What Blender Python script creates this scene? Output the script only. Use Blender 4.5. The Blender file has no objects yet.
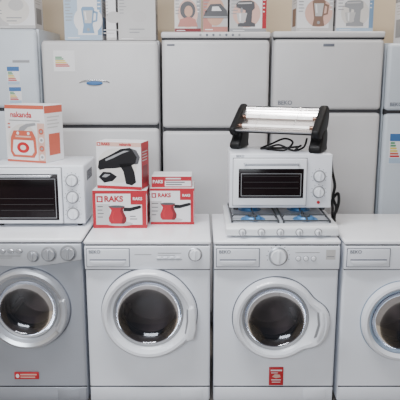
import bpy, bmesh, math, random
from mathutils import Vector, Matrix, Euler
random.seed(4)
COL = bpy.context.scene.collection
# ------------------------------------------------------------------ materials
M = {}
def mat(name, col, rough=0.4, metal=0.0, var=0.03, scale=6.0, coat=0.0, bump=0.0, emit=0.0, spec=0.5):
    m = bpy.data.materials.new(name); m.use_nodes = True
    nt = m.node_tree; b = nt.nodes['Principled BSDF']
    tc = nt.nodes.new('ShaderNodeTexCoord'); n = nt.nodes.new('ShaderNodeTexNoise')
    n.inputs['Scale'].default_value = scale; n.inputs['Detail'].default_value = 3
    nt.links.new(tc.outputs['Object'], n.inputs['Vector'])
    r = nt.nodes.new('ShaderNodeValToRGB')
    r.color_ramp.elements[0].position = 0.3; r.color_ramp.elements[1].position = 0.7
    lo = [max(0, c*(1-var)) for c in col]; hi = [min(1, c*(1+var)) for c in col]
    r.color_ramp.elements[0].color = (*lo, 1); r.color_ramp.elements[1].color = (*hi, 1)
    nt.links.new(n.outputs['Fac'], r.inputs['Fac']); nt.links.new(r.outputs['Color'], b.inputs['Base Color'])
    b.inputs['Roughness'].default_value = rough; b.inputs['Metallic'].default_value = metal
    b.inputs['Coat Weight'].default_value = coat; b.inputs['Specular IOR Level'].default_value = spec
    if bump:
        bp = nt.nodes.new('ShaderNodeBump'); bp.inputs['Strength'].default_value = bump
        bp.inputs['Distance'].default_value = 0.002
        n2 = nt.nodes.new('ShaderNodeTexNoise'); n2.inputs['Scale'].default_value = scale*12
        nt.links.new(tc.outputs['Object'], n2.inputs['Vector'])
        nt.links.new(n2.outputs['Fac'], bp.inputs['Height']); nt.links.new(bp.outputs['Normal'], b.inputs['Normal'])
    if emit:
        b.inputs['Emission Color'].default_value = (*col, 1); b.inputs['Emission Strength'].default_value = emit
    M[name] = m; return m
def glassmat(name, tint, fac=0.5, rough=0.05):
    m = bpy.data.materials.new(name); m.use_nodes = True; nt = m.node_tree
    nt.nodes.remove(nt.nodes['Principled BSDF'])
    out = nt.nodes['Material Output']
    tr = nt.nodes.new('ShaderNodeBsdfTransparent'); tr.inputs['Color'].default_value = (*tint, 1)
    gl = nt.nodes.new('ShaderNodeBsdfGlossy'); gl.inputs['Roughness'].default_value = rough
    gl.inputs['Color'].default_value = (0.9, 0.93, 1, 1)
    fr = nt.nodes.new('ShaderNodeFresnel'); fr.inputs['IOR'].default_value = fac
    mx = nt.nodes.new('ShaderNodeMixShader')
    nt.links.new(fr.outputs[0], mx.inputs[0]); nt.links.new(tr.outputs[0], mx.inputs[1])
    nt.links.new(gl.outputs[0], mx.inputs[2]); nt.links.new(mx.outputs[0], out.inputs['Surface'])
    M[name] = m; return m
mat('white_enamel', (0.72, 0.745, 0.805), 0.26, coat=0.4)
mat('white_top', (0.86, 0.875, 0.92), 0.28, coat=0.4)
mat('fridge_white', (0.535, 0.53, 0.54), 0.38)
mat('fridge_cool', (0.50, 0.545, 0.60), 0.38)
mat('silver_paint', (0.355, 0.375, 0.42), 0.34, metal=0.4)
mat('silver_light', (0.48, 0.50, 0.54), 0.26, metal=0.6)
mat('silver_panel', (0.50, 0.52, 0.56), 0.3, metal=0.3)
mat('ring_blue', (0.26, 0.33, 0.43), 0.35, metal=0.2)
mat('panel_white', (0.68, 0.70, 0.755), 0.33)
mat('plastic_white', (0.72, 0.74, 0.79), 0.28, coat=0.3)
mat('plastic_grey', (0.24, 0.245, 0.26), 0.45)
mat('print_and_shadow_grey', (0.12, 0.13, 0.16), 0.5)  # shared by printing, badges and the painted shadow rim around doors
mat('seam_dark', (0.03, 0.03, 0.034), 0.7, spec=0.2)
mat('rubber', (0.04, 0.04, 0.045), 0.7, spec=0.2)
mat('rubber_grey', (0.05, 0.047, 0.047), 0.6)
mat('drum_steel', (0.27, 0.25, 0.25), 0.32, metal=0.7)
mat('black_plastic', (0.007, 0.007, 0.008), 0.5, spec=0.2)
mat('dark_glass', (0.008, 0.005, 0.006), 0.2, spec=0.12)
mat('rack_wire', (0.035, 0.033, 0.034), 0.4)
mat('chrome', (0.75, 0.75, 0.77), 0.15, metal=1.0)
mat('reflector', (0.84, 0.81, 0.80), 0.24, metal=0.9)
mat('reflector_brown', (0.20, 0.12, 0.09), 0.25, metal=0.8)
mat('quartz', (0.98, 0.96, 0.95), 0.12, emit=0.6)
mat('burner', (0.08, 0.24, 0.50), 0.35, metal=0.3)
mat('hob_steel', (0.52, 0.55, 0.60), 0.3, metal=0.3)
mat('grate', (0.03, 0.033, 0.038), 0.45)
mat('hob_enamel', (0.74, 0.76, 0.79), 0.22, coat=0.4)
mat('red', (0.36, 0.008, 0.02), 0.5)
mat('red_bright', (0.45, 0.014, 0.022), 0.5)
mat('dark_red', (0.16, 0.004, 0.010), 0.5)
mat('orange', (0.50, 0.10, 0.06), 0.5)
mat('peach', (0.60, 0.38, 0.32), 0.5)
mat('card_white', (0.68, 0.675, 0.69), 0.55)
mat('card_cream', (0.60, 0.575, 0.55), 0.55)
mat('card_grey', (0.48, 0.475, 0.475), 0.55)  # grey-white carton, its own plain colour
mat('print_blue', (0.04, 0.13, 0.32), 0.5)
mat('print_softblue', (0.16, 0.27, 0.42), 0.5)
mat('print_lightblue', (0.34, 0.44, 0.56), 0.5)
mat('print_black', (0.007, 0.007, 0.009), 0.5, spec=0.3)
mat('print_darkgrey', (0.07, 0.07, 0.078), 0.5)
mat('print_grey', (0.27, 0.275, 0.29), 0.5)
mat('print_midgrey', (0.46, 0.45, 0.45), 0.5)
mat('print_green', (0.07, 0.26, 0.12), 0.5)
mat('print_yellow', (0.62, 0.48, 0.08), 0.5)
mat('print_brown', (0.20, 0.12, 0.09), 0.5)
mat('print_rose', (0.42, 0.17, 0.14), 0.5)
mat('skin_print', (0.50, 0.29, 0.21), 0.5)
mat('wall_paint', (0.58, 0.48, 0.36), 0.8, scale=2, bump=0.2)
mat('ceiling_paint', (0.65, 0.65, 0.65), 0.8, scale=2)
mat('trim_paint', (0.4, 0.38, 0.36), 0.6)
glassmat('door_glass', (0.44, 0.41, 0.42), 1.6, 0.07)
fm = bpy.data.materials.new('floor_tiles'); fm.use_nodes = True
_b = fm.node_tree.nodes['Principled BSDF']; _t = fm.node_tree.nodes.new('ShaderNodeTexBrick')
_t.offset = 0; _t.inputs['Color1'].default_value = (0.22, 0.20, 0.19, 1); _t.inputs['Color2'].default_value = (0.25, 0.23, 0.21, 1)
_t.inputs['Mortar'].default_value = (0.15, 0.14, 0.13, 1); _t.inputs['Scale'].default_value = 1.0
_t.inputs['Brick Width'].default_value = 0.4; _t.inputs['Row Height'].default_value = 0.4; _t.inputs['Mortar Size'].default_value = 0.004
_c = fm.node_tree.nodes.new('ShaderNodeTexCoord')
fm.node_tree.links.new(_c.outputs['Object'], _t.inputs['Vector']); fm.node_tree.links.new(_t.outputs['Color'], _b.inputs['Base Color'])
_b.inputs['Roughness'].default_value = 0.35; M['floor_tiles'] = fm

# ------------------------------------------------------------------ mesh builder
OFF = {}
class MB:
    def __init__(s): s.bm = bmesh.new(); s.mats = []
    def mi(s, m):
        if m not in s.mats: s.mats.append(m)
        return s.mats.index(m)
    def merge(s, t, m):
        i = s.mi(m)
        for f in t.faces: f.material_index = i
        bmesh.ops.recalc_face_normals(t, faces=t.faces[:])
        me = bpy.data.meshes.new('tmp'); t.to_mesh(me); t.free(); s.bm.from_mesh(me); bpy.data.meshes.remove(me)
        return s
    def box(s, x0, x1, y0, y1, z0, z1, m, bev=0.0, seg=2, vert_only=False):
        t = bmesh.new(); bmesh.ops.create_cube(t, size=1)
        for v in t.verts:
            v.co = Vector(((x0+x1)/2+v.co.x*(x1-x0), (y0+y1)/2+v.co.y*(y1-y0), (z0+z1)/2+v.co.z*(z1-z0)))
        if bev:
            ed = [e for e in t.edges if (not vert_only) or abs(e.verts[0].co.z-e.verts[1].co.z) > 1e-5]
            bmesh.ops.bevel(t, geom=ed, offset=bev, segments=seg, affect='EDGES', profile=0.5)
        return s.merge(t, m)
    def lathe(s, c, prof, m, axis='Y', seg=56, sx=1.0, sz=1.0):
        t = bmesh.new(); rings = []
        for r, h in prof:
            if r < 1e-6:
                p = {'Y': (0, h, 0), 'Z': (0, 0, h), 'X': (h, 0, 0)}[axis]
                rings.append([t.verts.new(Vector(p)+Vector(c))])
            else:
                L = []
                for k in range(seg):
                    a = 2*math.pi*k/seg; u = r*math.cos(a)*sx; w = r*math.sin(a)*sz
                    p = {'Y': (u, h, w), 'Z': (u, w, h), 'X': (h, u, w)}[axis]
                    L.append(t.verts.new(Vector(p)+Vector(c)))
                rings.append(L)
        for A, B in zip(rings, rings[1:]):
            if len(A) == 1 and len(B) == 1: continue
            for k in range(seg):
                k2 = (k+1) % seg
                if len(A) == 1: t.faces.new((A[0], B[k], B[k2]))
                elif len(B) == 1: t.faces.new((A[k], B[0], A[k2]))
                else: t.faces.new((A[k], B[k], B[k2], A[k2]))
        return s.merge(t, m)
    def ring(s, cx, cz, prof, m, swell, seg=96):
        t = bmesh.new(); rings = []
        for r, y, w in prof:
            L = []
            for k in range(seg):
                a = 2*math.pi*k/seg; dr = swell(a)*w
                L.append(t.verts.new(Vector((cx+(r+dr)*math.cos(a), y-dr*0.12*(1 if y < -0.01 else 0), cz+(r+dr)*math.sin(a)))))
            rings.append(L)
        for A, B in zip(rings, rings[1:]):
            for k in range(seg): t.faces.new((A[k], B[k], B[(k+1) % seg], A[(k+1) % seg]))
        return s.merge(t, m)
    def prism(s, pts, a0, a1, m, plane='YZ', bev=0.0, seg=2):
        t = bmesh.new()
        def P(p, a):
            return Vector({'YZ': (a, p[0], p[1]), 'XZ': (p[0], a, p[1]), 'XY': (p[0], p[1], a)}[plane])
        A = [t.verts.new(P(p, a0)) for p in pts]; B = [t.verts.new(P(p, a1)) for p in pts]
        t.faces.new(A); t.faces.new(B[::-1]); n = len(pts)
        for k in range(n): t.faces.new((A[k], B[k], B[(k+1) % n], A[(k+1) % n]))
        bmesh.ops.recalc_face_normals(t, faces=t.faces[:])
        if bev: bmesh.ops.bevel(t, geom=t.edges[:], offset=bev, segments=seg, affect='EDGES', profile=0.5)
        return s.merge(t, m)
    def tube(s, pts, r, m, seg=10, smooth=8, closed=False):
        P = [Vector(p) for p in pts]
        if smooth and len(P) > 2:
            Q = []
            for i in range(len(P)-1):
                p0 = P[max(i-1, 0)]; p1 = P[i]; p2 = P[i+1]; p3 = P[min(i+2, len(P)-1)]
                for k in range(smooth):
                    t = k/smooth
                    Q.append(0.5*((2*p1)+(p2-p0)*t+(2*p0-5*p1+4*p2-p3)*t*t+(3*p1-p0-3*p2+p3)*t**3))
            Q.append(P[-1]); P = Q
        t = bmesh.new(); rings = []; up = None
        for i, p in enumerate(P):
            d = (P[min(i+1, len(P)-1)]-P[max(i-1, 0)]).normalized()
            if up is None: up = d.orthogonal().normalized()
            up = (up-d*up.dot(d)).normalized(); w = d.cross(up)
            rings.append([t.verts.new(p+up*r*math.cos(2*math.pi*k/seg)+w*r*math.sin(2*math.pi*k/seg)) for k in range(seg)])
        for A, B in zip(rings, rings[1:]):
            for k in range(seg): t.faces.new((A[k], A[(k+1) % seg], B[(k+1) % seg], B[k]))
        t.faces.new(rings[0]); t.faces.new(rings[-1][::-1])
        return s.merge(t, m)
    def poly(s, pts, y, m):
        t = bmesh.new()
        t.faces.new([t.verts.new(Vector((p[0], y, p[1]))) for p in pts])
        i = s.mi(m)
        for f in t.faces:
            f.material_index = i; f.normal_update()
            if f.normal.y > 0: f.normal_flip()
        me = bpy.data.meshes.new('tmp'); t.to_mesh(me); t.free(); s.bm.from_mesh(me); bpy.data.meshes.remove(me)
        return s
    def rect(s, x0, x1, z0, z1, y, m): return s.poly([(x0, z0), (x1, z0), (x1, z1), (x0, z1)], y, m)
    def ell(s, cx, cz, rx, rz, y, m, a0=0, a1=360, n=24):
        return s.poly([(cx+rx*math.cos(math.radians(a0+(a1-a0)*k/n)), cz+rz*math.sin(math.radians(a0+(a1-a0)*k/n))) for k in range(n if a1-a0 == 360 else n+1)], y, m)
    def obj(s, name, parent, label=None, cut=None):
        me = bpy.data.meshes.new(name)
        co = [v.co for v in s.bm.verts]
        mn = Vector([min(c[i] for c in co) for i in range(3)]); mx = Vector([max(c[i] for c in co) for i in range(3)])
        ctr = (mn+mx)/2
        for v in s.bm.verts: v.co -= ctr
        s.bm.to_mesh(me); s.bm.free()
        for m in s.mats: me.materials.append(M[m])
        o = bpy.data.objects.new(name, me); COL.objects.link(o)
        if cut is not None:
            c = cut.obj('cutter', None)
            c.location = OFF[c.name]-ctr
            md = o.modifiers.new('b', 'BOOLEAN'); md.object = c; md.operation = 'DIFFERENCE'; md.solver = 'EXACT'
            bpy.context.view_layer.update()
            dg = bpy.context.evaluated_depsgraph_get()
            nm = bpy.data.meshes.new_from_object(o.evaluated_get(dg))
            o.modifiers.clear(); o.data = nm; nm.name = name; me = nm
            bpy.data.objects.remove(c)
        for p in me.polygons: p.use_smooth = True
        me.set_sharp_from_angle(angle=math.radians(32))
        OFF[o.name] = ctr
        if parent:
            o.parent = parent; o.location = ctr-OFF.get(parent.name, Vector())
        else: o.location = ctr
        if label: o['label'] = label
        return o
def text(body, size, x, y, z, m, name, parent, align='LEFT', xs=1.0, bold=0.0, rot=0.0):
    cu = bpy.data.curves.new('t', 'FONT'); cu.body = body; cu.size = size; cu.align_x = align; cu.align_y = 'CENTER'
    cu.extrude = 0.0004; cu.offset = bold
    o = bpy.data.objects.new('t', cu); COL.objects.link(o)
    bpy.context.view_layer.update()
    me = bpy.data.meshes.new_from_object(o.evaluated_get(bpy.context.evaluated_depsgraph_get()))
    bpy.data.objects.remove(o); bpy.data.curves.remove(cu)
    me.transform(Matrix.Rotation(math.pi/2, 4, 'X') @ Matrix.Rotation(rot, 4, 'Z') @ Matrix.Diagonal((xs, 1, 1, 1)))
    me.materials.clear(); me.materials.append(M[m]); me.name = name
    t = bpy.data.objects.new(name, me); COL.objects.link(t)
    t.parent = parent; OFF[t.name] = Vector((x, y, z)); t.location = Vector((x, y, z))-OFF.get(parent.name, Vector())
    return t
def thing(name, loc, label, cat, yaw=0.0, group=None):
    e = bpy.data.objects.new(name, None); e.empty_display_size = 0.1; COL.objects.link(e)
    e.location = loc; e.rotation_euler = (0, 0, math.radians(yaw)); OFF[e.name] = Vector()
    e['label'] = label; e['category'] = cat
    if group: e['group'] = group
    return e

# ------------------------------------------------------------------ room
def plane_box(name, x0, x1, y0, y1, z0, z1, m):
    b = MB(); b.box(x0, x1, y0, y1, z0, z1, m); o = b.obj(name, None); o['kind'] = 'structure'; return o
plane_box('floor', -2.7, 2.7, -1.6, 4.7, -0.1, 0.0, 'floor_tiles')
plane_box('wall_back', -2.7, 2.7, 4.5, 4.6, 0.0, 2.9, 'wall_paint')
plane_box('wall_left', -2.8, -2.7, -1.6, 4.6, 0.0, 2.9, 'wall_paint')
plane_box('wall_right', 2.7, 2.8, -1.6, 4.6, 0.0, 2.9, 'wall_paint')
plane_box('ceiling', -2.7, 2.7, -1.6, 4.6, 2.9, 3.0, 'ceiling_paint')
plane_box('baseboard_back', -2.7, 2.7, 4.485, 4.5, 0.0, 0.1, 'trim_paint')

# ------------------------------------------------------------------ washing machines
def knob(parent, x, z, r, y0=-0.014, h=0.022, m='plastic_white', name='program_knob', rm='silver_light'):
    b = MB()
    b.lathe((x, y0, z), [(r*1.24, 0.001), (r*1.24, -0.004), (r*1.06, -0.006)], rm, seg=36)
    b.lathe((x, y0, z), [(r, -0.004), (r*0.97, -h*0.8), (r*0.88, -h), (0, -h)], m, seg=36)
    b.box(x-r*0.12, x+r*0.12, y0-h-0.007, y0-h+0.002, z-r*0.8, z+r*0.8, m, 0.0015)
    k = b.obj(name, parent)
    return k
U = 0.007
def washer(X, Y, H, dep, label, front, dz, ro, ri, style, cx=0.0):
    W = thing('washing_machine', (X, Y, 0), label, 'washing machine', group='washing machines in a row')
    pt = H-0.025; pb = 0.709 if style != 'silver' else 0.735
    b = MB(); b.box(-0.2975, 0.2975, 0, dep, 0.022, pt, front, 0.014, 3, vert_only=True)
    c = MB(); c.lathe((cx, -0.05, dz), [(0, 0), (ri+0.004, 0), (ri+0.004, 0.36), (0, 0.36)], 'rubber', seg=72)
    b.obj('body', W, cut=c)
    b = MB()
    b.lathe((cx, 0, dz), [(ri+0.003, 0.0), (ri-0.002, 0.015), (ri-0.02, 0.035), (ri-0.018, 0.06), (ri-0.03, 0.07)], 'rubber_grey', seg=64)
    b.lathe((cx, 0, dz), [(ri-0.03, 0.07), (ri-0.004, 0.09), (ri-0.004, 0.29), (ri*0.6, 0.30), (0, 0.29)], 'drum_steel', seg=64)
    for k in range(3):
        a = math.radians(90+k*120); px, pz = cx+(ri-0.015)*math.cos(a), (ri-0.015)*math.sin(a)
        b.box(px-0.012, px+0.012, 0.10, 0.28, dz+pz-0.012, dz+pz+0.012, 'drum_steel', 0.006)
    b.obj('drum', W, 'dark steel drum with grey rubber gasket')
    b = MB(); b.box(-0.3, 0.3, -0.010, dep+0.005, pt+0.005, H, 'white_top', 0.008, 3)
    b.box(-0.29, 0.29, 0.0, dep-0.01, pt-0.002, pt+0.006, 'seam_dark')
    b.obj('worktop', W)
    b = MB()
    pm = 'panel_white'
    if style == 'silver':
        pts = [(-0.297, pt), (0.297, pt), (0.297, 0.758)]+[(0.297-0.594*k/16, 0.758-0.034*math.sin(math.pi*k/16)) for k in range(1, 16)]+[(-0.297, 0.758)]
        b.prism(pts, -0.016, 0.001, 'silver_panel', 'XZ', 0.004)
    else:
        b.box(-0.297, 0.297, -0.014, 0.001, pb, pt-0.001, pm, 0.006, 3)
        b.box(-0.296, 0.296, -0.0012, 0.001, pb-0.006, pb+0.001, 'seam_dark')
    cp = b.obj('control_panel', W)
    b = MB(); b.box(-0.292, 0.292, -0.006, 0.001, 0.024, 0.095, front, 0.004)
    b.box(-0.296, 0.296, -0.0012, 0.001, 0.095, 0.101, 'seam_dark')
    pl = b.obj('plinth', W)
    b = MB(); b.box(0.15, 0.26, -0.009, -0.005, 0.034, 0.088, front, 0.002)
    b.obj('filter_cover', pl)
    for fx in (-0.25, 0.25):
        for fy in (0.05, dep-0.05):
            b = MB(); b.lathe((fx, fy, 0), [(0, 0), (0.022, 0), (0.022, 0.008), (0.01, 0.01), (0.01, 0.024), (0, 0.024)], 'rubber', 'Z', 20)
            b.obj('foot', W)
    def bump(c, wd, h):
        def f(a):
            d = (math.degrees(a)-c+180) % 360-180
            return h*math.exp(-(d/wd)**4)
        return f
    sw = {'plain': bump(-8, 34, 0.010), 'lobe': bump(-10, 30, 0.056), 'silver': bump(-10, 30, 0.004), 'blue': bump(-10, 30, 0.008)}[style]
    b = MB()
    b.ring(cx, dz, [(ro+0.005, 0.0, 1), (ro+0.005, -0.001, 1), (ro-0.004, -0.0015, 1)], 'ring_blue' if style == 'blue' else 'print_and_shadow_grey', sw)  # painted shadow gap round the door; on the blue style a coloured edge
    if style == 'silver':
        b.ring(cx, dz, [(ro, -0.0005, 1), (ro, -0.022, 1), (ro-0.006, -0.036, 1), (ro-0.018, -0.042, 1), (ro-0.034, -0.034, 0.5)], 'silver_light', sw)
        b.ring(cx, dz, [(ro-0.034, -0.034, 0.5), (ri+0.014, -0.020, 0), (ri+0.008, -0.018, 0)], 'silver_paint', sw)
        b.lathe((cx, 0, dz), [(ri+0.008, -0.018), (ri+0.003, -0.022), (ri-0.002, -0.016), (ri-0.003, 0.0)], 'plastic_grey', seg=80)
    elif style == 'blue':
        b.ring(cx, dz, [(ro, -0.0005, 1), (ro, -0.024, 1), (ro-0.008, -0.037, 1), (ro-0.02, -0.041, 0.8), (ri+0.014, -0.022, 0)], 'plastic_white', sw)
        b.lathe((cx, 0, dz), [(ri+0.014, -0.022), (ri+0.008, -0.024), (ri, -0.014), (ri-0.003, 0.0)], 'ring_blue', seg=80)
    else:
        b.ring(cx, dz, [(ro, -0.0005, 1), (ro, -0.024, 1), (ro-0.006, -0.040, 1), (ro-0.016, -0.048, 0.95), (ro-0.028, -0.046, 0.7), (ri+0.022, -0.022, 0), (ri+0.010, -0.016, 0)], 'plastic_white', sw)
        b.lathe((cx, 0, dz), [(ri+0.010, -0.016), (ri+0.006, -0.020), (ri-0.001, -0.015), (ri-0.003, 0.0)], 'plastic_grey', seg=80)
    dr = b.obj('door', W)
    b = MB(); b.lathe((cx, 0, dz), [(ri-0.0025, -0.008), (ri*0.95, 0.000), (ri*0.85, 0.012), (ri*0.68, 0.024), (ri*0.4, 0.032), (0, 0.035)], 'door_glass', seg=64)
    b.obj('door_glass', dr, 'dark tinted bowl-shaped porthole glass')
    b = MB()
    if style == 'lobe':
        b.prism([(ro+0.004, dz+0.052), (ro+0.018, dz+0.045), (ro+0.028, dz-0.01), (ro+0.020, dz-0.07), (ro-0.002, dz-0.105), (ro-0.014, dz-0.095), (ro+0.005, dz-0.03)], -0.057, -0.040, 'plastic_white', 'XZ', 0.004)
        b.prism([(ro-0.012, dz+0.045), (ro-0.003, dz+0.045), (ro+0.004, dz-0.02), (ro-0.010, dz-0.08), (ro-0.022, dz-0.085), (ro-0.006, dz-0.02)], -0.0495, -0.043, 'plastic_grey', 'XZ')
    elif style == 'plain':
        q = ro*0.955
        b.prism([(q*0.99, dz+0.055), (q*1.045, dz+0.045), (q*1.075, dz+0.0), (q*1.075, dz-0.065), (q*1.02, dz-0.115), (q*0.86, dz-0.125), (q*0.84, dz-0.10), (q*0.90, dz-0.03), (q*0.90, dz+0.04)], -0.064, -0.030, 'plastic_white', 'XZ', 0.009, 3)
        b.prism([(q*0.865, dz+0.03), (q*0.895, dz+0.03), (q*0.895, dz-0.03), (q*0.85, dz-0.09), (q*0.82, dz-0.09), (q*0.86, dz-0.03)], -0.046, -0.030, 'plastic_grey', 'XZ')
    else:
        r1, r2 = ro-0.002, ro-0.036
        b.prism([(cx+r1*math.cos(math.radians(a)), dz+r1*math.sin(math.radians(a))) for a in range(-36, 19, 6)] +
                [(cx+r2*math.cos(math.radians(a)), dz+r2*math.sin(math.radians(a))) for a in range(18, -37, -6)],
                -0.060 if style != 'silver' else -0.052, -0.026, 'silver_light' if style == 'silver' else 'plastic_white', 'XZ', 0.009, 3)
        r1, r2 = ro-0.037, ro-0.044
        b.prism([(cx+r1*math.cos(math.radians(a)), dz+r1*math.sin(math.radians(a))) for a in range(-30, 13, 6)] +
                [(cx+r2*math.cos(math.radians(a)), dz+r2*math.sin(math.radians(a))) for a in range(12, -31, -6)],
                -0.043, -0.030, 'plastic_grey', 'XZ')
    b.obj('door_handle', dr)
    if style != 'silver':
        dx0, dx1 = -0.285, -0.085
        b = MB(); b.box(dx0-0.003, dx1+0.003, -0.0148, -0.013, pb+0.013, pt-0.011, 'print_and_shadow_grey')
        b.box(dx0, dx1, -0.020, -0.0135, pb+0.016, pt-0.014, pm, 0.004, 3)
        d = b.obj('detergent_drawer', W)
        b = MB(); b.prism([(dx0+0.03, pb+0.024), (dx1-0.03, pb+0.024), (dx1-0.015, pb+0.046), (dx0+0.015, pb+0.046)], -0.026, -0.018, 'panel_white', 'XZ', 0.003)
        b.box(dx0+0.014, dx1-0.014, -0.0208, -0.0195, pb+0.047, pb+0.053, 'print_and_shadow_grey')
        b.obj('drawer_handle', d)
        text('BEKO', 0.022, dx0+0.010, -0.0206, pt-0.027, 'print_and_shadow_grey', 'brand_lettering', d, bold=0.0003)
    if style == 'plain':
        knob(cp, 0.226, 0.778+U, 0.027)
        for k in range(4):
            b = MB(); b.box(0.045+k*0.030, 0.066+k*0.030, -0.019, -0.013, 0.757+U, 0.766+U, 'plastic_white', 0.002); b.obj('button', cp)
        b = MB()
        b.rect(0.05, 0.16, 0.782+U, 0.785+U, -0.0145, 'print_grey'); b.rect(0.05, 0.13, 0.772+U, 0.774+U, -0.0145, 'print_grey'); b.rect(0.045, 0.165, 0.750+U, 0.7525+U, -0.0145, 'print_and_shadow_grey')
        b.rect(-0.06, 0.02, 0.775+U, 0.778+U, -0.0145, 'print_grey'); b.obj('panel_print', cp)
    if style == 'lobe':
        knob(cp, 0.005, 0.768+U, 0.037)
        for k in range(3):
            b = MB(); b.lathe((0.10+k*0.036, -0.013, 0.757+U), [(0.011, 0), (0.010, -0.007), (0.007, -0.009), (0, -0.009)], 'plastic_white', seg=20)
            b.lathe((0.10+k*0.036, -0.0135, 0.757+U), [(0.0135, 0), (0.0135, -0.001), (0.010, -0.0015)], 'plastic_grey', seg=20); b.obj('button', cp)
        b = MB(); b.rect(0.085, 0.20, 0.785+U, 0.788+U, -0.0145, 'print_grey'); b.rect(0.23, 0.275, 0.752+U, 0.80+U, -0.0145, 'print_midgrey')
        b.rect(0.235, 0.27, 0.765+U, 0.768+U, -0.0149, 'print_and_shadow_grey')
        for k in range(10):
            a = math.radians(200-k*24); b.ell(0.005+0.053*math.cos(a), 0.768+U+0.053*math.sin(a), 0.0025, 0.0025, -0.0145, 'print_and_shadow_grey', n=8)
        b.obj('panel_print', cp)
    if style == 'blue':
        knob(cp, 0.03, 0.77+U, 0.035)
        b = MB(); b.rect(0.1, 0.2, 0.785+U, 0.788+U, -0.0145, 'print_grey'); b.obj('panel_print', cp)
    if style == 'silver':
        knob(cp, 0.070, 0.778, 0.024, y0=-0.016, m='silver_light', rm='plastic_grey')
        knob(cp, 0.145, 0.787, 0.030, y0=-0.016, m='silver_light', rm='plastic_grey'); knob(cp, 0.236, 0.792, 0.032, y0=-0.016, m='silver_light', rm='plastic_grey')
        for k in range(5):
            b = MB(); b.lathe((-0.155+k*0.040, -0.015, 0.802), [(0.013, 0), (0.013, -0.007), (0.01, -0.010), (0, -0.010)], 'silver_light', seg=24, sx=1.2, sz=0.75)
            b.lathe((-0.155+k*0.040, -0.0155, 0.802), [(0.0155, 0), (0.0155, -0.001), (0.012, -0.0015)], 'plastic_grey', seg=24, sx=1.2, sz=0.75); b.obj('button', cp)
        b = MB(); b.box(-0.28, -0.2, -0.021, -0.0155, 0.765, 0.815, 'plastic_white', 0.003); b.obj('detergent_drawer', W)
        b = MB(); b.rect(-0.16, 0.01, 0.775, 0.779, -0.0165, 'print_grey'); b.rect(-0.16, -0.03, 0.766, 0.769, -0.0165, 'print_grey')
        b.obj('panel_print', cp)
    return W
def red_sticker(W, x, z, w, h, two=False):
    b = MB(); b.box(x-w/2, x+w/2, -0.0075, -0.0003, z-h/2, z+h/2, 'red_bright', 0.001)
    y = -0.008
    if two:
        b.rect(x-w*0.4, x+w*0.4, z+h*0.30, z+h*0.38, y, 'card_white')
        b.rect(x-w*0.36, x+w*0.1, z+h*0.18, z+h*0.22, y, 'card_white')
        b.poly([(x-w*0.3, z-h*0.02), (x-w*0.1, z+h*0.13), (x+w*0.25, z+h*0.10), (x+w*0.32, z-h*0.04), (x, z-h*0.10)], y, 'peach')
        b.rect(x-w*0.34, x+w*0.34, z-h*0.22, z-h*0.17, y, 'card_white'); b.rect(x-w*0.3, x+w*0.3, z-h*0.34, z-h*0.30, y, 'card_white')
    else:
        b.rect(x-w*0.25, x+w*0.42, z+h*0.08, z+h*0.3, y, 'peach'); b.rect(x-w*0.25, x+w*0.35, z-h*0.28, z-h*0.1, y, 'peach')
        b.ell(x-w*0.37, z, w*0.07, h*0.3, y, 'card_white')
    b.obj('sticker', W, 'red printed sticker with white writing')
w1 = washer(-0.856, 2.82, 0.86, 0.54, 'silver-grey front-loading washing machine with white top and red sticker', 'silver_paint', 0.512, 0.203, 0.142, 'silver', cx=0.024)
w2 = washer(-0.249, 2.82, 0.85, 0.54, 'white front-loading washing machine with wide round door under small boxes', 'white_enamel', 0.487, 0.224, 0.160, 'plain')
w3 = washer(0.364, 2.82, 0.85, 0.54, 'white front-loading washing machine with bulging door grip and red sticker', 'white_enamel', 0.462, 0.205, 0.152, 'lobe')
w4 = washer(0.980, 2.82, 0.85, 0.54, 'white front-loading washing machine with blue-grey inner ring and empty top', 'white_enamel', 0.447, 0.200, 0.150, 'blue')
red_sticker(w1, 0.0, 0.158, 0.12, 0.036)
red_sticker(w3, 0.012, 0.155, 0.07, 0.095, True)

# ------------------------------------------------------------------ refrigerators
def fridge(x0, x1, H, seam, label, m, trim=True, yf=3.75, dep=0.64):
    w = x1-x0; F = thing('refrigerator', ((x0+x1)/2, yf, 0), label, 'refrigerator', group='refrigerators in a row')
    h = w/2
    b = MB(); b.box(-h, h, 0.066, dep, 0.03, H, m, 0.008)
    b.box(-h+0.012, h-0.012, 0.045, 0.07, 0.05, H-0.03, 'seam_dark')
    b.obj('body', F)
    dt = H-0.003
    if trim:
        b = MB(); b.box(-h, h, 0.004, 0.066, H-0.036, H, m, 0.010, 3); b.box(-h+0.004, h-0.004, 0.012, 0.05, H-0.046, H-0.034, 'seam_dark')
        b.obj('top_trim', F); dt = H-0.044
    b = MB(); b.box(-h+0.003, h-0.003, 0.0, 0.052, seam+0.008, dt, m, 0.024, 5); d1 = b.obj('freezer_door', F)
    b = MB(); b.box(-h+0.003, h-0.003, 0.0, 0.052, 0.10, seam-0.008, m, 0.024, 5); d2 = b.obj('refrigerator_door', F)
    b = MB(); b.box(-h+0.006, h-0.006, 0.016, 0.06, seam-0.014, seam+0.014, 'seam_dark'); b.obj('door_gasket', F)
    b = MB(); b.box(-h+0.01, h-0.01, 0.02, 0.06, 0.03, 0.095, 'plastic_grey', 0.003); b.obj('plinth', F)
    for fx in (-h+0.06, h-0.06):
        for fy in (0.1, dep-0.06):
            b = MB(); b.lathe((fx, fy, 0), [(0, 0), (0.02, 0), (0.02, 0.035), (0, 0.035)], 'rubber', 'Z', 16); b.obj('foot', F)
    return F, d1, d2, h
FA = fridge(-1.655, -0.958, 1.872, 1.40, 'cool-white refrigerator with blue and white energy labels', 'fridge_cool', False)
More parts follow.
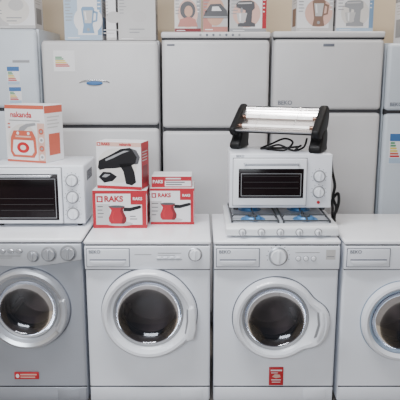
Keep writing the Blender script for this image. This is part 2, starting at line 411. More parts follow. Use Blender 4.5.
FB = fridge(-0.940, -0.243, 1.805, 1.298, 'white two-door refrigerator with oval badge and energy label', 'fridge_white', False)
FC = fridge(-0.229, 0.414, 1.852, 1.280, 'plain white two-door refrigerator with top trim', 'fridge_white', True)
FD = fridge(0.430, 1.088, 1.855, 1.390, 'white two-door refrigerator with small lettering near the door seam', 'fridge_white', True)
FE = fridge(1.106, 1.77, 1.790, 1.385, 'cool-white two-door refrigerator with large blue energy label', 'fridge_cool', False)
F, d1, d2, h = FB
b = MB(); b.lathe((-0.035, 0.0, 1.556), [(0.036, 0.001), (0.036, -0.006), (0.028, -0.012), (0, -0.013)], 'print_blue', seg=32, sx=1.35, sz=0.34)
b.obj('badge', d1, 'dark oval badge')
b = MB(); b.tube([(-0.125, -0.002, 1.560), (-0.095, -0.008, 1.570), (-0.035, -0.010, 1.575), (0.025, -0.008, 1.570), (0.055, -0.002, 1.560)], 0.003, 'chrome'); b.obj('badge_trim', d1)
def energy(par, x, z, w, hh, blue=False):
    b = MB(); b.box(x-w/2, x+w/2, -0.0012, 0.0005, z-hh/2, z+hh/2, 'card_white')
    y = -0.0016
    if blue:
        b.rect(x-w*0.48, x+w*0.48, z+hh*0.24, z+hh*0.48, y, 'print_blue'); b.rect(x-w*0.48, x+w*0.48, z-hh*0.48, z-hh*0.30, y, 'print_lightblue')
    cols = ['print_green', 'print_green', 'print_yellow', 'print_yellow', 'orange', 'red_bright']
    for k, c in enumerate(cols):
        zz = z+hh*(0.15-0.085*k); b.poly([(x-w*0.42, zz), (x-w*0.12+w*0.07*k, zz), (x-w*0.08+w*0.07*k, zz+hh*0.03), (x-w*0.12+w*0.07*k, zz+hh*0.06), (x-w*0.42, zz+hh*0.06)], y, c)
    b.obj('energy_label', par, 'printed energy label with coloured arrows')
energy(d1, -0.21, 1.685, 0.125, 0.12)
F, d1, d2, h = FA
energy(d1, 0.20, 1.60, 0.075, 0.11, True); energy(d1, 0.205, 1.485, 0.075, 0.10, True)
b = MB(); b.box(0.20, 0.30, -0.0012, 0.0005, 1.675, 1.69, 'print_grey'); b.obj('badge', d1)
F, d1, d2, h = FC
b = MB(); b.box(-h+0.035, -h+0.08, -0.003, 0.001, 1.772, 1.782, 'print_and_shadow_grey', 0.001); b.obj('badge', d1)
for k in range(7):
    b = MB(); b.lathe((-0.09+k*0.038, 0.004, 1.834), [(0.007, 0.001), (0.007, -0.003), (0, -0.004)], 'print_and_shadow_grey' if k % 3 else 'plastic_grey', seg=14); b.obj('indicator_light', F)
F, d1, d2, h = FD
text('BEKO', 0.034, -h+0.035, -0.0008, 1.44, 'print_and_shadow_grey', 'brand_lettering', d1, bold=0.0009)
b = MB(); b.box(-0.035, 0.03, -0.003, 0.001, 1.768, 1.784, 'print_and_shadow_grey', 0.001); b.obj('badge', d1)
F, d1, d2, h = FE
text('BEKO', 0.03, -h+0.03, -0.0008, 1.43, 'print_and_shadow_grey', 'brand_lettering', d1, bold=0.0009)
energy(d2, -h+0.085, 1.165, 0.085, 0.19, True)

# ------------------------------------------------------------------ countertop ovens
def oven(X, Y, Z, w, d, H, label, win, doorx, knobs, frame='plastic_white'):
    O = thing('toaster_oven', (X, Y, Z), label, 'toaster oven')
    h = w/2; f = 0.014
    b = MB(); b.box(-h, h, 0.006, d, f, H, 'white_enamel', 0.010, 3)
    b.box(-h, h, -0.004, 0.01, f+0.002, H-0.002, 'panel_white', 0.005, 3)
    for k in range(7): b.box(h-0.0005, h+0.0012, 0.08+k*0.022, 0.088+k*0.022, H-0.09, H-0.04, 'seam_dark')
    b.obj('body', O)
    for fx in (-h+0.035, h-0.035):
        for fy in (0.03, d-0.03):
            b = MB(); b.lathe((fx, fy, 0), [(0, 0), (0.012, 0), (0.014, f+0.002), (0, f+0.002)], 'rubber', 'Z', 16); b.obj('foot', O)
    dx0, dx1, dz0, dz1 = doorx
    b = MB(); b.box(dx0-0.003, dx1+0.003, -0.0048, -0.003, dz0-0.003, dz1+0.003, 'plastic_grey'); b.box(dx0, dx1, -0.020, -0.004, dz0, dz1, frame, 0.006, 3)
    dr = b.obj('door', O)
    x0, x1, z0, z1 = win
    b = MB(); b.box(x0, x1, -0.0225, -0.018, z0, z1, 'dark_glass', 0.002, 2)
    # printed inner border and the rack showing through the pane
    for (a0, a1, c0, c1) in ((x0+0.012, x1-0.012, z0+0.010, z0+0.013), (x0+0.012, x1-0.012, z1-0.026, z1-0.023), (x0+0.012, x0+0.015, z0+0.013, z1-0.026), (x1-0.015, x1-0.012, z0+0.013, z1-0.026)):
        b.rect(a0, a1, c0, c1, -0.0228, 'plastic_grey')
    for k in range(3): b.rect(x0+0.025, x1-0.025, z0+0.05+k*0.03, z0+0.052+k*0.03, -0.0228, 'rack_wire')
    b.obj('door_glass', dr, 'dark glass window with faint rack lines')
    b = MB()
    hz = (z1+dz1)/2 if dz1-z1 > 0.03 else z1-0.008
    b.tube([(x0+0.03, -0.020, hz), (x0+0.03, -0.042, hz), (x1-0.03, -0.042, hz), (x1-0.03, -0.020, hz)], 0.006, 'silver_light', smooth=0)
    b.obj('door_handle', dr)
    for (kx, kz, r) in knobs: knob(O, kx, kz, r, y0=-0.004, h=0.018, name='control_knob', rm='plastic_grey')
    b = MB()
    for (kx, kz, r) in knobs:
        for k in range(9):
            a = math.radians(215-k*31); b.ell(kx+r*1.5*math.cos(a), kz+r*1.5*math.sin(a), 0.0022, 0.0022, -0.0048, 'print_and_shadow_grey', n=8)
    b.obj('panel_print', O)
    return O
o1 = oven(-0.812, 3.04, 0.86, 0.47, 0.335, 0.312, 'white countertop toaster oven with three knobs and dark glass door', (-0.208, 0.108, 0.038, 0.272), (-0.228, 0.125, 0.020, 0.300),
          [(0.175, 0.237, 0.026), (0.175, 0.152, 0.026), (0.175, 0.067, 0.026)])
o2 = oven(0.404, 3.06, 0.937, 0.512, 0.31, 0.290, 'white countertop oven resting on a gas hob, dark window, two knobs', (-0.212, 0.112, 0.070, 0.218), (-0.238, 0.128, 0.03, 0.268),
          [(0.192, 0.178, 0.025), (0.192, 0.098, 0.025)])
b = MB(); b.lathe((0.192, -0.004, 0.045), [(0.008, 0), (0.008, -0.004), (0, -0.005)], 'red', seg=16); b.obj('indicator_light', o2)
text('BEKO', 0.016, -0.225, -0.0052, 0.279, 'print_and_shadow_grey', 'brand_lettering', o2)
b = MB(); b.tube([(0.20, 0.318, 0.06), (0.285, 0.325, 0.14), (0.290, 0.20, 0.235), (0.275, 0.12, 0.245), (0.272, 0.07, 0.19), (0.284, 0.05, 0.12), (0.276, 0.045, 0.06), (0.294, 0.04, 0.01), (0.286, 0.03, -0.03),
          (0.292, 0.06, -0.060), (0.305, 0.11, -0.078), (0.31, 0.19, -0.078), (0.300, 0.15, -0.02), (0.282, 0.08, 0.04), (0.302, 0.05, 0.08), (0.310, 0.06, 0.03), (0.296, 0.05, -0.02)], 0.0075, 'black_plastic')
b.obj('power_cord', o2, 'black cord hanging down the side')

# ------------------------------------------------------------------ gas hob
G = thing('gas_hob', (0.392, 2.865, 0.85), 'white four-burner gas hob with row of front knobs under an oven', 'gas hob')
b = MB()
b.prism([(-0.012, 0.012), (0.46, 0.012), (0.46, 0.060), (0.030, 0.060), (0.0, 0.056), (-0.012, 0.046)], -0.268, 0.268, 'hob_enamel', 'YZ', 0.004)
b.box(-0.248, 0.248, 0.040, 0.45, 0.0595, 0.0615, 'hob_steel', 0.0008)
b.obj('body', G)
for fx in (-0.23, 0.23):
    for fy in (0.04, 0.42):
        b = MB(); b.lathe((fx, fy, 0), [(0, 0), (0.014, 0), (0.014, 0.016), (0, 0.016)], 'rubber', 'Z', 16); b.obj('foot', G)
for bx in (-0.13, 0.13):
    for by in (0.125, 0.345):
        b = MB(); b.lathe((bx, by, 0), [(0.062, 0.0612), (0.058, 0.064), (0.044, 0.064), (0.042, 0.071), (0.038, 0.075), (0, 0.076)], 'burner', 'Z', 32)
        b.lathe((bx, by, 0), [(0.024, 0.075), (0.023, 0.080), (0, 0.081)], 'grate', 'Z', 28); b.obj('burner', G)
for gx in (-0.125, 0.125):
    b = MB()
    for xx in (gx-0.112, gx+0.112): b.tube([(xx, 0.045, 0.072), (xx, 0.445, 0.072)], 0.0045, 'grate', smooth=0)
    for yy in (0.045, 0.445): b.tube([(gx-0.112, yy, 0.072), (gx+0.112, yy, 0.072)], 0.0045, 'grate', smooth=0)
    for xx in (gx-0.112, gx+0.112):
        for yy in (0.045, 0.445): b.tube([(xx, yy, 0.0615), (xx, yy, 0.074)], 0.005, 'grate', smooth=0)
    for by in (0.125, 0.345):
        for s in (-1, 1):
            b.tube([(gx+s*0.11, by, 0.070), (gx+s*0.10, by, 0.083), (gx+s*0.022, by, 0.083)], 0.0042, 'grate', smooth=0)
            b.tube([(gx, by+s*0.08, 0.070), (gx, by+s*0.075, 0.083), (gx, by+s*0.022, 0.083)], 0.0042, 'grate', smooth=0)
    b.obj('pan_support', G)
for kx in (-0.19, -0.10, -0.01, 0.08, 0.17):
    b = MB(); b.lathe((kx, -0.011, 0.030), [(0.0185, 0.0), (0.0185, -0.003), (0.0150, -0.004)], 'plastic_grey', seg=24)
    b.lathe((kx, -0.011, 0.030), [(0.0145, -0.003), (0.0135, -0.018), (0.010, -0.022), (0, -0.022)], 'plastic_white', seg=24)
    b.box(kx-0.002, kx+0.002, -0.038, -0.031, 0.019, 0.041, 'print_grey', 0.001); b.obj('control_knob', G)

# ------------------------------------------------------------------ electric heater
E = thing('electric_heater', (0.408, 3.232, 1.2275), 'black quartz heater with tilted shiny reflector standing on an oven', 'electric heater', yaw=-24)
L = 0.200
n = 20; arc = []
p0 = Vector((-0.102, 0.104)); p1 = Vector((0.058, 0.214)); nd = Vector((0.567, -0.824)).normalized()
for k in range(n+1):
    t = k/n; arc.append(p0.lerp(p1, t)+nd*0.038*(1-(2*t-1)**2))
arc2 = [a+nd*0.004 for a in arc]
b = MB(); b.prism([tuple(a) for a in arc]+[tuple(a) for a in arc2[::-1]], -L, L, 'reflector', 'YZ')
b.obj('reflector', E, 'shiny curved metal reflector')
arc3 = [a+nd*0.006 for a in arc]; arc4 = [a+nd*0.018 for a in arc]
b = MB(); b.prism([tuple(a) for a in arc3]+[tuple(a) for a in arc4[::-1]], -L, L, 'black_plastic', 'YZ')
b.prism([(p1.x-0.002, p1.y-0.001), (p1.x+0.012, p1.y-0.010), (p1.x+0.013, p1.y+0.002), (p1.x, p1.y+0.004)], -L, L, 'black_plastic', 'YZ', 0.0015)
b.prism([(p0.x-0.003, p0.y+0.001), (p0.x-0.002, p0.y-0.005), (p0.x+0.012, p0.y-0.010), (p0.x+0.003, p0.y-0.001)], -L, L, 'plastic_grey', 'YZ', 0.001)
b.obj('housing', E)
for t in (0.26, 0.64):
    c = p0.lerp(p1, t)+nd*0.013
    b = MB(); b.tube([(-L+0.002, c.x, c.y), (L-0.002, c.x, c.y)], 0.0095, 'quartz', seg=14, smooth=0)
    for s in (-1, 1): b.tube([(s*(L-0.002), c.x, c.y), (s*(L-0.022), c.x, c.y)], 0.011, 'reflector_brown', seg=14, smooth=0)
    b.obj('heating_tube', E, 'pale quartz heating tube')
b = MB()
for t in (0.10, 0.46, 0.86):
    c = p0.lerp(p1, t)-nd*0.006; b.tube([(-L, c.x, c.y), (L, c.x, c.y)], 0.0018, 'reflector_brown', seg=6, smooth=0)
for xx in (-0.1, 0.1):
    c0 = p0-nd*0.004; c1 = p1-nd*0.004; b.tube([(xx, c0.x, c0.y), (xx, c1.x, c1.y)], 0.0012, 'chrome', seg=6, smooth=0)
b.obj('guard_grille', E)
for s in (-1, 1):
    T = 0.042
    x0, x1 = (L, L+T) if s > 0 else (-L-T+0.008, -L)
    b = MB(); b.prism([(-0.116, 0.112), (-0.116, 0.094), (-0.095, 0.074), (-0.055, 0.064), (-0.005, 0.066), (0.055, 0.092), (0.094, 0.135), (0.106, 0.175), (0.100, 0.210), (0.080, 0.228), (0.055, 0.230), (0.02, 0.212)], x0, x1, 'black_plastic', 'YZ', 0.012, 4)
    b.obj('end_cap', E)
    xa, xb = (L-0.018, L+0.046) if s > 0 else (-L-0.040, -L+0.018)
    b = MB(); b.prism([(0.000, 0.110), (0.050, 0.115), (0.066, 0.090), (0.068, 0.055), (0.060, 0.030), (0.066, 0.012), (0.066, 0.0), (-0.084, 0.0), (-0.090, 0.016), (-0.086, 0.034), (-0.064, 0.050), (-0.052, 0.066), (-0.050, 0.090)], xa, xb, 'black_plastic', 'YZ', 0.012, 4)
    b.obj('leg', E)
b = MB(); b.tube([(0.145, 0.03, 0.06), (0.14, -0.01, 0.02), (0.10, -0.06, 0.006), (0.02, -0.05, 0.03), (-0.04, -0.065, 0.012), (-0.08, -0.04, 0.006), (-0.03, -0.01, 0.03), (0.04, -0.02, 0.06),
        (0.09, -0.04, 0.045), (0.06, -0.07, 0.008), (0.0, -0.075, 0.006), (-0.06, -0.02, 0.006), (0.02, 0.02, 0.006), (0.11, 0.0, 0.02), (0.13, -0.04, 0.03), (0.11, -0.065, 0.01)], 0.0052, 'black_plastic')
b.obj('power_cord', E, 'tangled black power cord')

# ------------------------------------------------------------------ boxes
def carton(X, Y, Z, w, d, h, label, base='card_white', yaw=0, group=None, side=None):
    B = thing('cardboard_box', (X, Y, Z), label, 'box', yaw, group)
    b = MB(); b.box(-w/2, w/2, 0, d, 0, h, base, 0.0015, 1)
    b.box(-w/2+0.002, w/2-0.002, d*0.49, d*0.51, h-0.001, h+0.0003, 'print_grey'); b.obj('carton', B)
    if side:
        b = MB(); sx = 1 if X < 0 else -1
        def bx(y0, y1, z0, z1, e, m):
            xa, xb = sorted((sx*w/2, sx*(w/2+e))); b.box(xa, xb, y0, y1, z0, z1, m)
        bx(0.003, d-0.003, 0.003, h-0.003, 0.0004, side[0]); bx(0.003, d-0.003, h*0.86, h-0.004, 0.0008, side[1])
        bx(d*0.2, d*0.8, h*0.12, h*0.5, 0.0008, side[2])
        for k in range(4): bx(d*0.15, d*(0.8-0.1*(k % 2)), h*(0.78-0.06*k), h*(0.80-0.06*k), 0.0008, 'print_midgrey')
        b.obj('side_print', B)
    return B
Y0, Y1, Y2, Y3, Y4 = -0.0003, -0.0006, -0.0010, -0.0014, -0.0018
def lines(b, x0, x1, z0, dz, nrow, y, m, th=0.004):
    for k in range(nrow): b.rect(x0, x0+(x1-x0)*random.uniform(0.55, 1.0), z0-k*dz, z0-k*dz+th, y, m)
def cezve(b, cx, cz, s, m='red'):
    b.ell(cx+0.1*s, cz-0.52*s, 0.75*s, 0.13*s, Y2, 'print_midgrey')
    body = [(-0.36, -0.52), (0.36, -0.52), (0.48, -0.38), (0.50, -0.18), (0.36, 0.12), (0.31, 0.28), (0.40, 0.46), (-0.50, 0.48), (-0.34, 0.26), (-0.38, 0.10), (-0.50, -0.18), (-0.48, -0.38)]
    b.poly([(cx+x*s, cz+z*s) for x, z in body], Y3, m)
    b.poly([(cx+x*s, cz+z*s) for x, z in [(0.20, -0.52), (0.36, -0.52), (0.48, -0.38), (0.50, -0.18), (0.36, 0.12), (0.31, 0.28), (0.40, 0.46), (0.22, 0.46), (0.16, 0.2), (0.30, -0.15)]], Y4, 'dark_red')
    b.poly([(cx+x*s, cz+z*s) for x, z in [(-0.28, -0.36), (-0.22, -0.38), (-0.25, -0.1), (-0.16, 0.2), (-0.2, 0.2), (-0.33, -0.1)]], Y4, 'red_bright')
    b.poly([(cx+x*s, cz+z*s) for x, z in [(0.34, 0.20), (0.7, 0.20), (1.28, 0.36), (1.36, 0.46), (1.26, 0.54), (0.7, 0.40), (0.36, 0.42)]], Y3, 'print_black')
    b.ell(cx-0.04*s, cz+0.47*s, 0.46*s, 0.07*s, Y4-0.0003, 'print_darkgrey')
def emblem(b, x, z, s, m='red'):
    b.rect(x, x+s, z, z+s, Y2, m); b.rect(x+s*0.25, x+s*0.45, z+s*0.2, z+s*0.8, Y3, 'card_white'); b.ell(x+s*0.6, z+s*0.62, s*0.17, s*0.15, Y3, 'card_white'); b.ell(x+s*0.6, z+s*0.34, s*0.17, s*0.15, Y3, 'card_white')
w, hh = 0.272, 0.195
B = carton(-0.404, 3.045, 0.85, w, 0.20, hh, 'red and white box printed with a red coffee pot', yaw=0, group='coffee pot boxes', side=('red', 'red', 'dark_red'))
b = MB(); b.rect(-w/2, w/2, 0, hh, Y0, 'card_white')
b.rect(-w/2, w/2, 0.178, hh-0.001, Y1, 'red'); b.rect(-w/2, -w/2+0.016, 0.0, 0.18, Y1, 'red'); b.rect(-w/2+0.016, w/2, 0, 0.018, Y1, 'red')
b.rect(0.055, w/2-0.002, 0.122, 0.178, Y1, 'red'); b.rect(-0.118, -0.05, 0.018, 0.125, Y1, 'print_midgrey'); b.rect(0.112, w/2-0.002, 0.018, 0.122, Y1, 'red')
emblem(b, -0.116, 0.134, 0.032); cezve(b, -0.012, 0.070, 0.090)
lines(b, -0.112, -0.07, 0.11, 0.018, 4, Y2, 'print_darkgrey'); lines(b, 0.05, 0.10, 0.06, 0.014, 2, Y2, 'print_darkgrey')
b.obj('printed_panel', B)
text('RAKS', 0.040, -0.078, Y2, 0.150, 'red', 'brand_lettering', B, bold=0.0016)
text('RAKS', 0.020, 0.066, Y2-0.0004, 0.152, 'card_white', 'brand_lettering', B, bold=0.0006)
w, hh = 0.236, 0.238
B = carton(-0.407, 3.075, 1.0455, w, 0.125, hh, 'white box printed with a black hair dryer, red side', yaw=-13, side=('red', 'red_bright', 'dark_red'))
b = MB(); b.rect(-w/2, w/2, 0, hh, Y0, 'card_white')
b.rect(-w/2, w/2, 0.216, hh-0.001, Y1, 'peach'); b.rect(-w/2, w/2, 0.0, 0.016, Y1, 'red')
b.ell(-0.01, 0.12, 0.105, 0.088, Y1, 'card_cream')
b.poly([(-0.112, 0.106), (-0.106, 0.142), (-0.078, 0.156), (-0.035, 0.178), (0.012, 0.204), (0.060, 0.212), (0.094, 0.194), (0.106, 0.162), (0.092, 0.134), (0.048, 0.116), (-0.02, 0.106), (-0.07, 0.102), (-0.102, 0.094)], Y2, 'print_black')
b.poly([(0.0, 0.13), (0.064, 0.135), (0.082, 0.09), (0.090, 0.038), (0.068, 0.022), (0.036, 0.028), (0.024, 0.09)], Y2, 'print_black')
b.poly([(0.068, 0.208), (0.094, 0.200), (0.113, 0.166), (0.102, 0.132), (0.086, 0.128), (0.096, 0.165)], Y3, 'print_darkgrey')
b.poly([(-0.07, 0.150), (-0.02, 0.174), (0.03, 0.196), (0.058, 0.196), (0.02, 0.182), (-0.03, 0.157), (-0.068, 0.141)], Y3, 'print_grey')
b.poly([(-0.110, 0.058), (-0.085, 0.086), (-0.045, 0.085), (-0.010, 0.064), (-0.035, 0.040), (-0.08, 0.030)], Y2, 'print_black')
b.poly([(-0.092, 0.060), (-0.075, 0.075), (-0.045, 0.073), (-0.07, 0.058)], Y3, 'print_grey')
emblem(b, -0.112, 0.218, 0.017)
b.obj('printed_panel', B)
text('RAKS', 0.019, -0.090, Y2, 0.227, 'red', 'brand_lettering', B, bold=0.0008)
text('nakanda', 0.019, 0.005, Y2, 0.227, 'red', 'product_lettering', B, bold=0.0006)
w, hh = 0.226, 0.192
B = carton(-0.143, 3.12, 0.85, w, 0.20, hh, 'white box with red lettering and a red coffee pot picture', yaw=0, group='coffee pot boxes', side=('red', 'red', 'dark_red'))
b = MB(); b.rect(-w/2, w/2, 0, hh, Y0, 'card_white')
b.rect(-w/2, w/2, 0.178, hh-0.001, Y1, 'red'); b.rect(0.040, w/2-0.002, 0.130, 0.178, Y1, 'red'); b.rect(-w/2, -0.055, 0.014, 0.125, Y1, 'print_midgrey'); b.rect(-w/2, w/2, 0, 0.014, Y1, 'red'); b.rect(0.094, w/2-0.002, 0.014, 0.13, Y1, 'red')
emblem(b, -0.106, 0.142, 0.024); cezve(b, -0.020, 0.070, 0.086); lines(b, -0.106, -0.07, 0.11, 0.02, 4, Y2, 'print_darkgrey')
b.obj('printed_panel', B)
text('RAKS', 0.028, -0.074, Y2, 0.154, 'red', 'brand_lettering', B, bold=0.0012)
text('RAKS', 0.017, 0.052, Y2-0.0004, 0.154, 'card_white', 'brand_lettering', B, bold=0.0006)
w, hh = 0.206, 0.056
B = carton(-0.146, 3.14, 1.0425, w, 0.16, hh, 'flat white box with red print on top of another box', yaw=0)
b = MB(); b.rect(-w/2, w/2, 0, hh, Y0, 'red'); b.rect(-0.035, w/2-0.003, 0.005, 0.034, Y1, 'card_white')
lines(b, -0.03, 0.093, 0.024, 0.012, 2, Y2, 'print_darkgrey', 0.005); lines(b, -0.03, 0.093, 0.042, 0.012, 1, Y2, 'card_white', 0.007); b.obj('printed_panel', B)
text('RAKS', 0.022, -0.098, Y2, 0.029, 'card_white', 'brand_lettering', B, bold=0.0008)
w, hh = 0.238, 0.290
B = carton(-0.888, 3.150, 1.1725, w, 0.160, hh, 'white and orange box printed with a kitchen appliance on an oven', yaw=-22, side=('card_white', 'orange', 'orange'))
b = MB(); b.rect(-w/2, w/2, 0, hh, Y0, 'card_white')
b.rect(-w/2, w/2, 0.270, hh-0.001, Y1, 'orange'); b.rect(-w/2, w/2, 0, 0.010, Y1, 'orange'); b.rect(0.075, w/2, 0.01, 0.20, Y1, 'peach')
b.ell(-0.015, 0.105, 0.092, 0.090, Y1, 'card_cream')
b.poly([(-0.080, 0.024), (0.050, 0.024), (0.068, 0.05), (0.064, 0.125), (0.045, 0.160), (-0.070, 0.160), (-0.090, 0.125), (-0.096, 0.05)], Y2, 'orange')
b.poly([(-0.068, 0.036), (0.036, 0.036), (0.052, 0.055), (0.048, 0.112), (-0.074, 0.112), (-0.082, 0.055)], Y3, 'card_white')
b.ell(-0.016, 0.074, 0.038, 0.028, Y4, 'red_bright'); b.ell(-0.016, 0.074, 0.018, 0.013, Y4-0.0003, 'card_cream')
b.rect(-0.06, 0.035, 0.126, 0.134, Y3, 'peach'); b.ell(-0.045, 0.147, 0.008, 0.008, Y3, 'card_white'); b.ell(0.02, 0.147, 0.008, 0.008, Y3, 'card_white')
b.poly([(-0.04, 0.160), (-0.005, 0.160), (0.02, 0.180), (0.068, 0.190), (0.064, 0.202), (0.01, 0.196), (-0.03, 0.178)], Y3, 'print_grey')
for k in range(4): b.ell(0.098, 0.03+k*0.043, 0.015, 0.015, Y2, 'orange' if k % 2 else 'card_white'); b.ell(0.098, 0.03+k*0.043, 0.008, 0.007, Y3, 'print_grey')
lines(b, -0.105, -0.08, 0.19, 0.018, 2, Y2, 'orange', 0.007); lines(b, -0.095, 0.10, 0.210, 0.01, 1, Y2, 'print_grey', 0.004)
b.obj('printed_panel', B)
text('nakanda', 0.040, -0.086, Y2, 0.240, 'red_bright', 'brand_lettering', B, bold=0.0008)

def kitchen(b, cx, cz, s, kind, m='print_darkgrey'):
    def P(l, y, mm): b.poly([(cx+x*s, cz+z*s) for x, z in l], y, mm)
    if kind == 'mixer':
        P([(-0.34, -0.5), (0.34, -0.5), (0.34, -0.38), (0.20, -0.32), (0.22, 0.1), (0.32, 0.2), (0.30, 0.42), (0.18, 0.48), (-0.30, 0.46), (-0.42, 0.36), (-0.40, 0.22), (-0.05, 0.12), (-0.04, -0.32), (-0.34, -0.38)], Y2, m)
        b.poly([(cx+x*s, cz+z*s) for x, z in [(-0.40, 0.02), (0.02, 0.02), (-0.05, -0.28), (-0.12, -0.36), (-0.28, -0.36), (-0.35, -0.26)]], Y3, 'print_midgrey')
        P([(-0.30, 0.0), (-0.22, 0.0), (-0.22, -0.3), (-0.27, -0.3)], Y4, 'card_white')
        P([(-0.34, 0.40), (0.2, 0.42), (0.2, 0.37), (-0.34, 0.35)], Y3, 'print_midgrey')
        b.ell(cx-0.2*s, cz+0.12*s, 0.05*s, 0.1*s, Y3, 'print_grey')
    elif kind == 'jug':
        P([(-0.24, -0.5), (0.24, -0.5), (0.18, -0.2), (0.26, 0.42), (0.2, 0.5), (-0.2, 0.5), (-0.26, 0.42), (-0.18, -0.2)], Y2, m)
        P([(-0.13, -0.12), (0.13, -0.12), (0.19, 0.36), (-0.19, 0.36)], Y3, 'print_midgrey')
        P([(-0.1, 0.0), (-0.05, 0.0), (-0.08, 0.32), (-0.14, 0.32)], Y4, 'card_white')
        P([(0.22, 0.36), (0.4, 0.3), (0.36, -0.05), (0.18, -0.1), (0.18, -0.03), (0.3, 0.0), (0.32, 0.24), (0.22, 0.28)], Y2, m)
        b.ell(cx, cz-0.36*s, 0.06*s, 0.06*s, Y3, 'print_grey')
    elif kind == 'iron':
        P([(-0.5, -0.25), (0.5, -0.25), (0.45, 0.05), (0.2, 0.3), (-0.2, 0.28), (-0.4, 0)], Y2, m)
        P([(-0.15, 0.03), (0.25, 0.03), (0.12, 0.2), (-0.12, 0.19)], Y3, 'card_white')
        P([(-0.48, -0.23), (0.48, -0.23), (0.48, -0.17), (-0.46, -0.17)], Y3, 'print_grey')
    elif kind == 'woman':
        b.ell(cx, cz+0.12*s, 0.30*s, 0.34*s, Y2, 'print_darkgrey'); b.ell(cx+0.03*s, cz+0.08*s, 0.16*s, 0.21*s, Y3, 'skin_print')
        P([(-0.4, -0.5), (0.4, -0.5), (0.3, -0.22), (0.05, -0.12), (-0.3, -0.22)], Y3, m)
    elif kind == 'faint':
        b.rect(cx-0.30*s, cx+0.30*s, cz-0.30*s, cz-0.26*s, Y2, m); b.rect(cx-0.30*s, cx+0.1*s, cz-0.42*s, cz-0.38*s, Y2, m); b.ell(cx+0.1*s, cz+0.2*s, 0.3*s, 0.22*s, Y2, 'print_midgrey')
GR = 'appliance cartons on top of the refrigerators'
def top_box(x0, x1, z, h, d, label, base, band, kind, m, bm='red', yaw=0, y=3.79, strip=None, halo='card_cream', fx=0.0, tint=None):
    w = x1-x0
    B = carton((x0+x1)/2, y, z+0.0005, w, d, h, label, base, yaw, GR, side=(base, bm, m))
    b = MB(); b.rect(-w/2+0.0005, w/2-0.0005, 0, h, Y0, base)
    b.rect(-w/2+0.001, w/2-0.001, 0.0, band, Y1, bm); b.rect(-w/2+0.001, w/2-0.001, h-0.03, h-0.001, Y1, bm)
    if tint: b.rect(-w/2+0.001, -w/2+w*0.36, band, h-0.03, Y1, tint)
    if halo: b.ell(fx, band+0.085, w*0.38, 0.08, Y1-0.0002, halo)
    kitchen(b, fx, band+0.085, 0.150, kind, m)
    if strip: b.rect(w/2-0.026, w/2-0.001, band, h-0.03, Y1, strip); lines(b, w/2-0.023, w/2-0.005, h-0.06, 0.022, 5, Y2, 'card_white', 0.007)
    lines(b, -w*0.46, -w*0.26, h-0.05, 0.018, 7, Y2, 'print_grey', 0.005)
    b.rect(-w*0.42, -w*0.1, band*0.35, band*0.55, Y2, 'card_white')
    b.obj('printed_panel', B); return B
top_box(-1.215, -0.972, 1.872, 0.24, 0.2, 'pale white appliance box standing on a refrigerator', 'card_white', 0.018, 'faint', 'print_grey', 'print_midgrey', tint='print_midgrey', halo='card_cream')
top_box(-0.800, -0.578, 1.805, 0.27, 0.2, 'wide blue and white appliance box', 'card_white', 0.03, 'jug', 'print_softblue', 'print_lightblue', strip='print_softblue', tint='print_lightblue', halo='card_white', fx=0.03)
top_box(-0.552, -0.495, 1.805, 0.30, 0.2, 'narrow white appliance box', 'card_white', 0.015, 'faint', 'print_midgrey', 'print_midgrey', halo=None)
top_box(-0.482, -0.262, 1.805, 0.31, 0.2, 'mostly plain grey-white appliance box', 'card_grey', 0.02, 'faint', 'print_grey', 'print_midgrey', halo=None)
top_box(-0.150, 0.006, 1.852, 0.26, 0.18, 'white box printed with a dark-haired woman', 'card_cream', 0.02, 'woman', 'print_rose', 'dark_red', strip='print_grey', halo='peach')
top_box(0.018, 0.163, 1.852, 0.27, 0.18, 'box printed with skin-toned photo and dark iron', 'print_midgrey', 0.03, 'iron', 'print_darkgrey', 'print_rose', halo='skin_print', tint='print_rose')
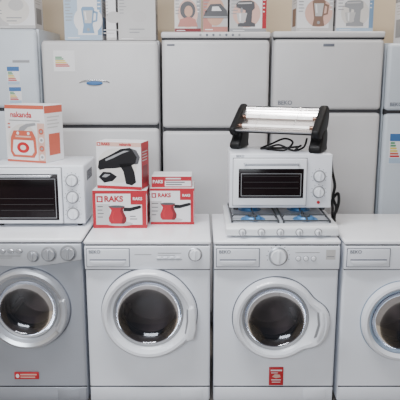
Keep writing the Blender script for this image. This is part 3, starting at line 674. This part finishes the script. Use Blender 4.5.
top_box(0.176, 0.392, 1.852, 0.26, 0.18, 'white and grey box printed with a grey mixer', 'card_white', 0.02, 'mixer', 'print_darkgrey', 'print_grey', strip='red', yaw=2, fx=-0.01, halo='peach', tint='print_midgrey')
top_box(0.570, 0.785, 1.855, 0.27, 0.18, 'white box printed with a grey-brown blender', 'card_white', 0.02, 'jug', 'print_brown', 'print_midgrey', strip='print_midgrey', yaw=2, fx=0.02, halo='peach')
top_box(0.802, 1.020, 1.855, 0.28, 0.18, 'white and blue box printed with a grey mixer', 'card_white', 0.02, 'mixer', 'print_grey', 'print_lightblue', strip='print_softblue')
top_box(1.20, 1.42, 1.790, 0.28, 0.18, 'white box standing on a refrigerator', 'card_white', 0.02, 'jug', 'print_grey', 'print_grey')

# ------------------------------------------------------------------ light
wd = bpy.data.worlds.new('World'); bpy.context.scene.world = wd; wd.use_nodes = True
bg = wd.node_tree.nodes['Background']; bg.inputs[0].default_value = (0.72, 0.84, 1.0, 1); bg.inputs[1].default_value = 0.22
def area(name, loc, rot, sx, sy, e, col):
    l = bpy.data.lights.new(name, 'AREA'); l.shape = 'RECTANGLE'; l.size = sx; l.size_y = sy; l.energy = e; l.color = col
    o = bpy.data.objects.new(name, l); COL.objects.link(o); o.location = loc; o.rotation_euler = rot; return o
area('shopfront_daylight', (-0.9, -1.4, 2.3), (math.radians(74), 0, math.radians(-14)), 2.0, 0.9, 118, (0.90, 0.95, 1.0))
area('overhead_fill', (-0.5, 2.2, 2.86), (0, 0, 0), 1.4, 0.25, 74, (0.98, 0.985, 1.0))  # unseen overhead fill, added because the closed room needs light inside
area('overhead_fill', (1.2, 3.7, 2.86), (0, 0, 0), 1.2, 0.25, 16, (1.0, 0.93, 0.84))  # unseen warm fill, added close to the back wall to light it

# ------------------------------------------------------------------ camera
cam = bpy.data.cameras.new('Camera'); co = bpy.data.objects.new('Camera', cam); COL.objects.link(co)
cam.sensor_width = 36; cam.lens = 55.8; co.location = (0, 0, 1.643); co.rotation_euler = (math.radians(78), 0, 0)
bpy.context.scene.camera = co
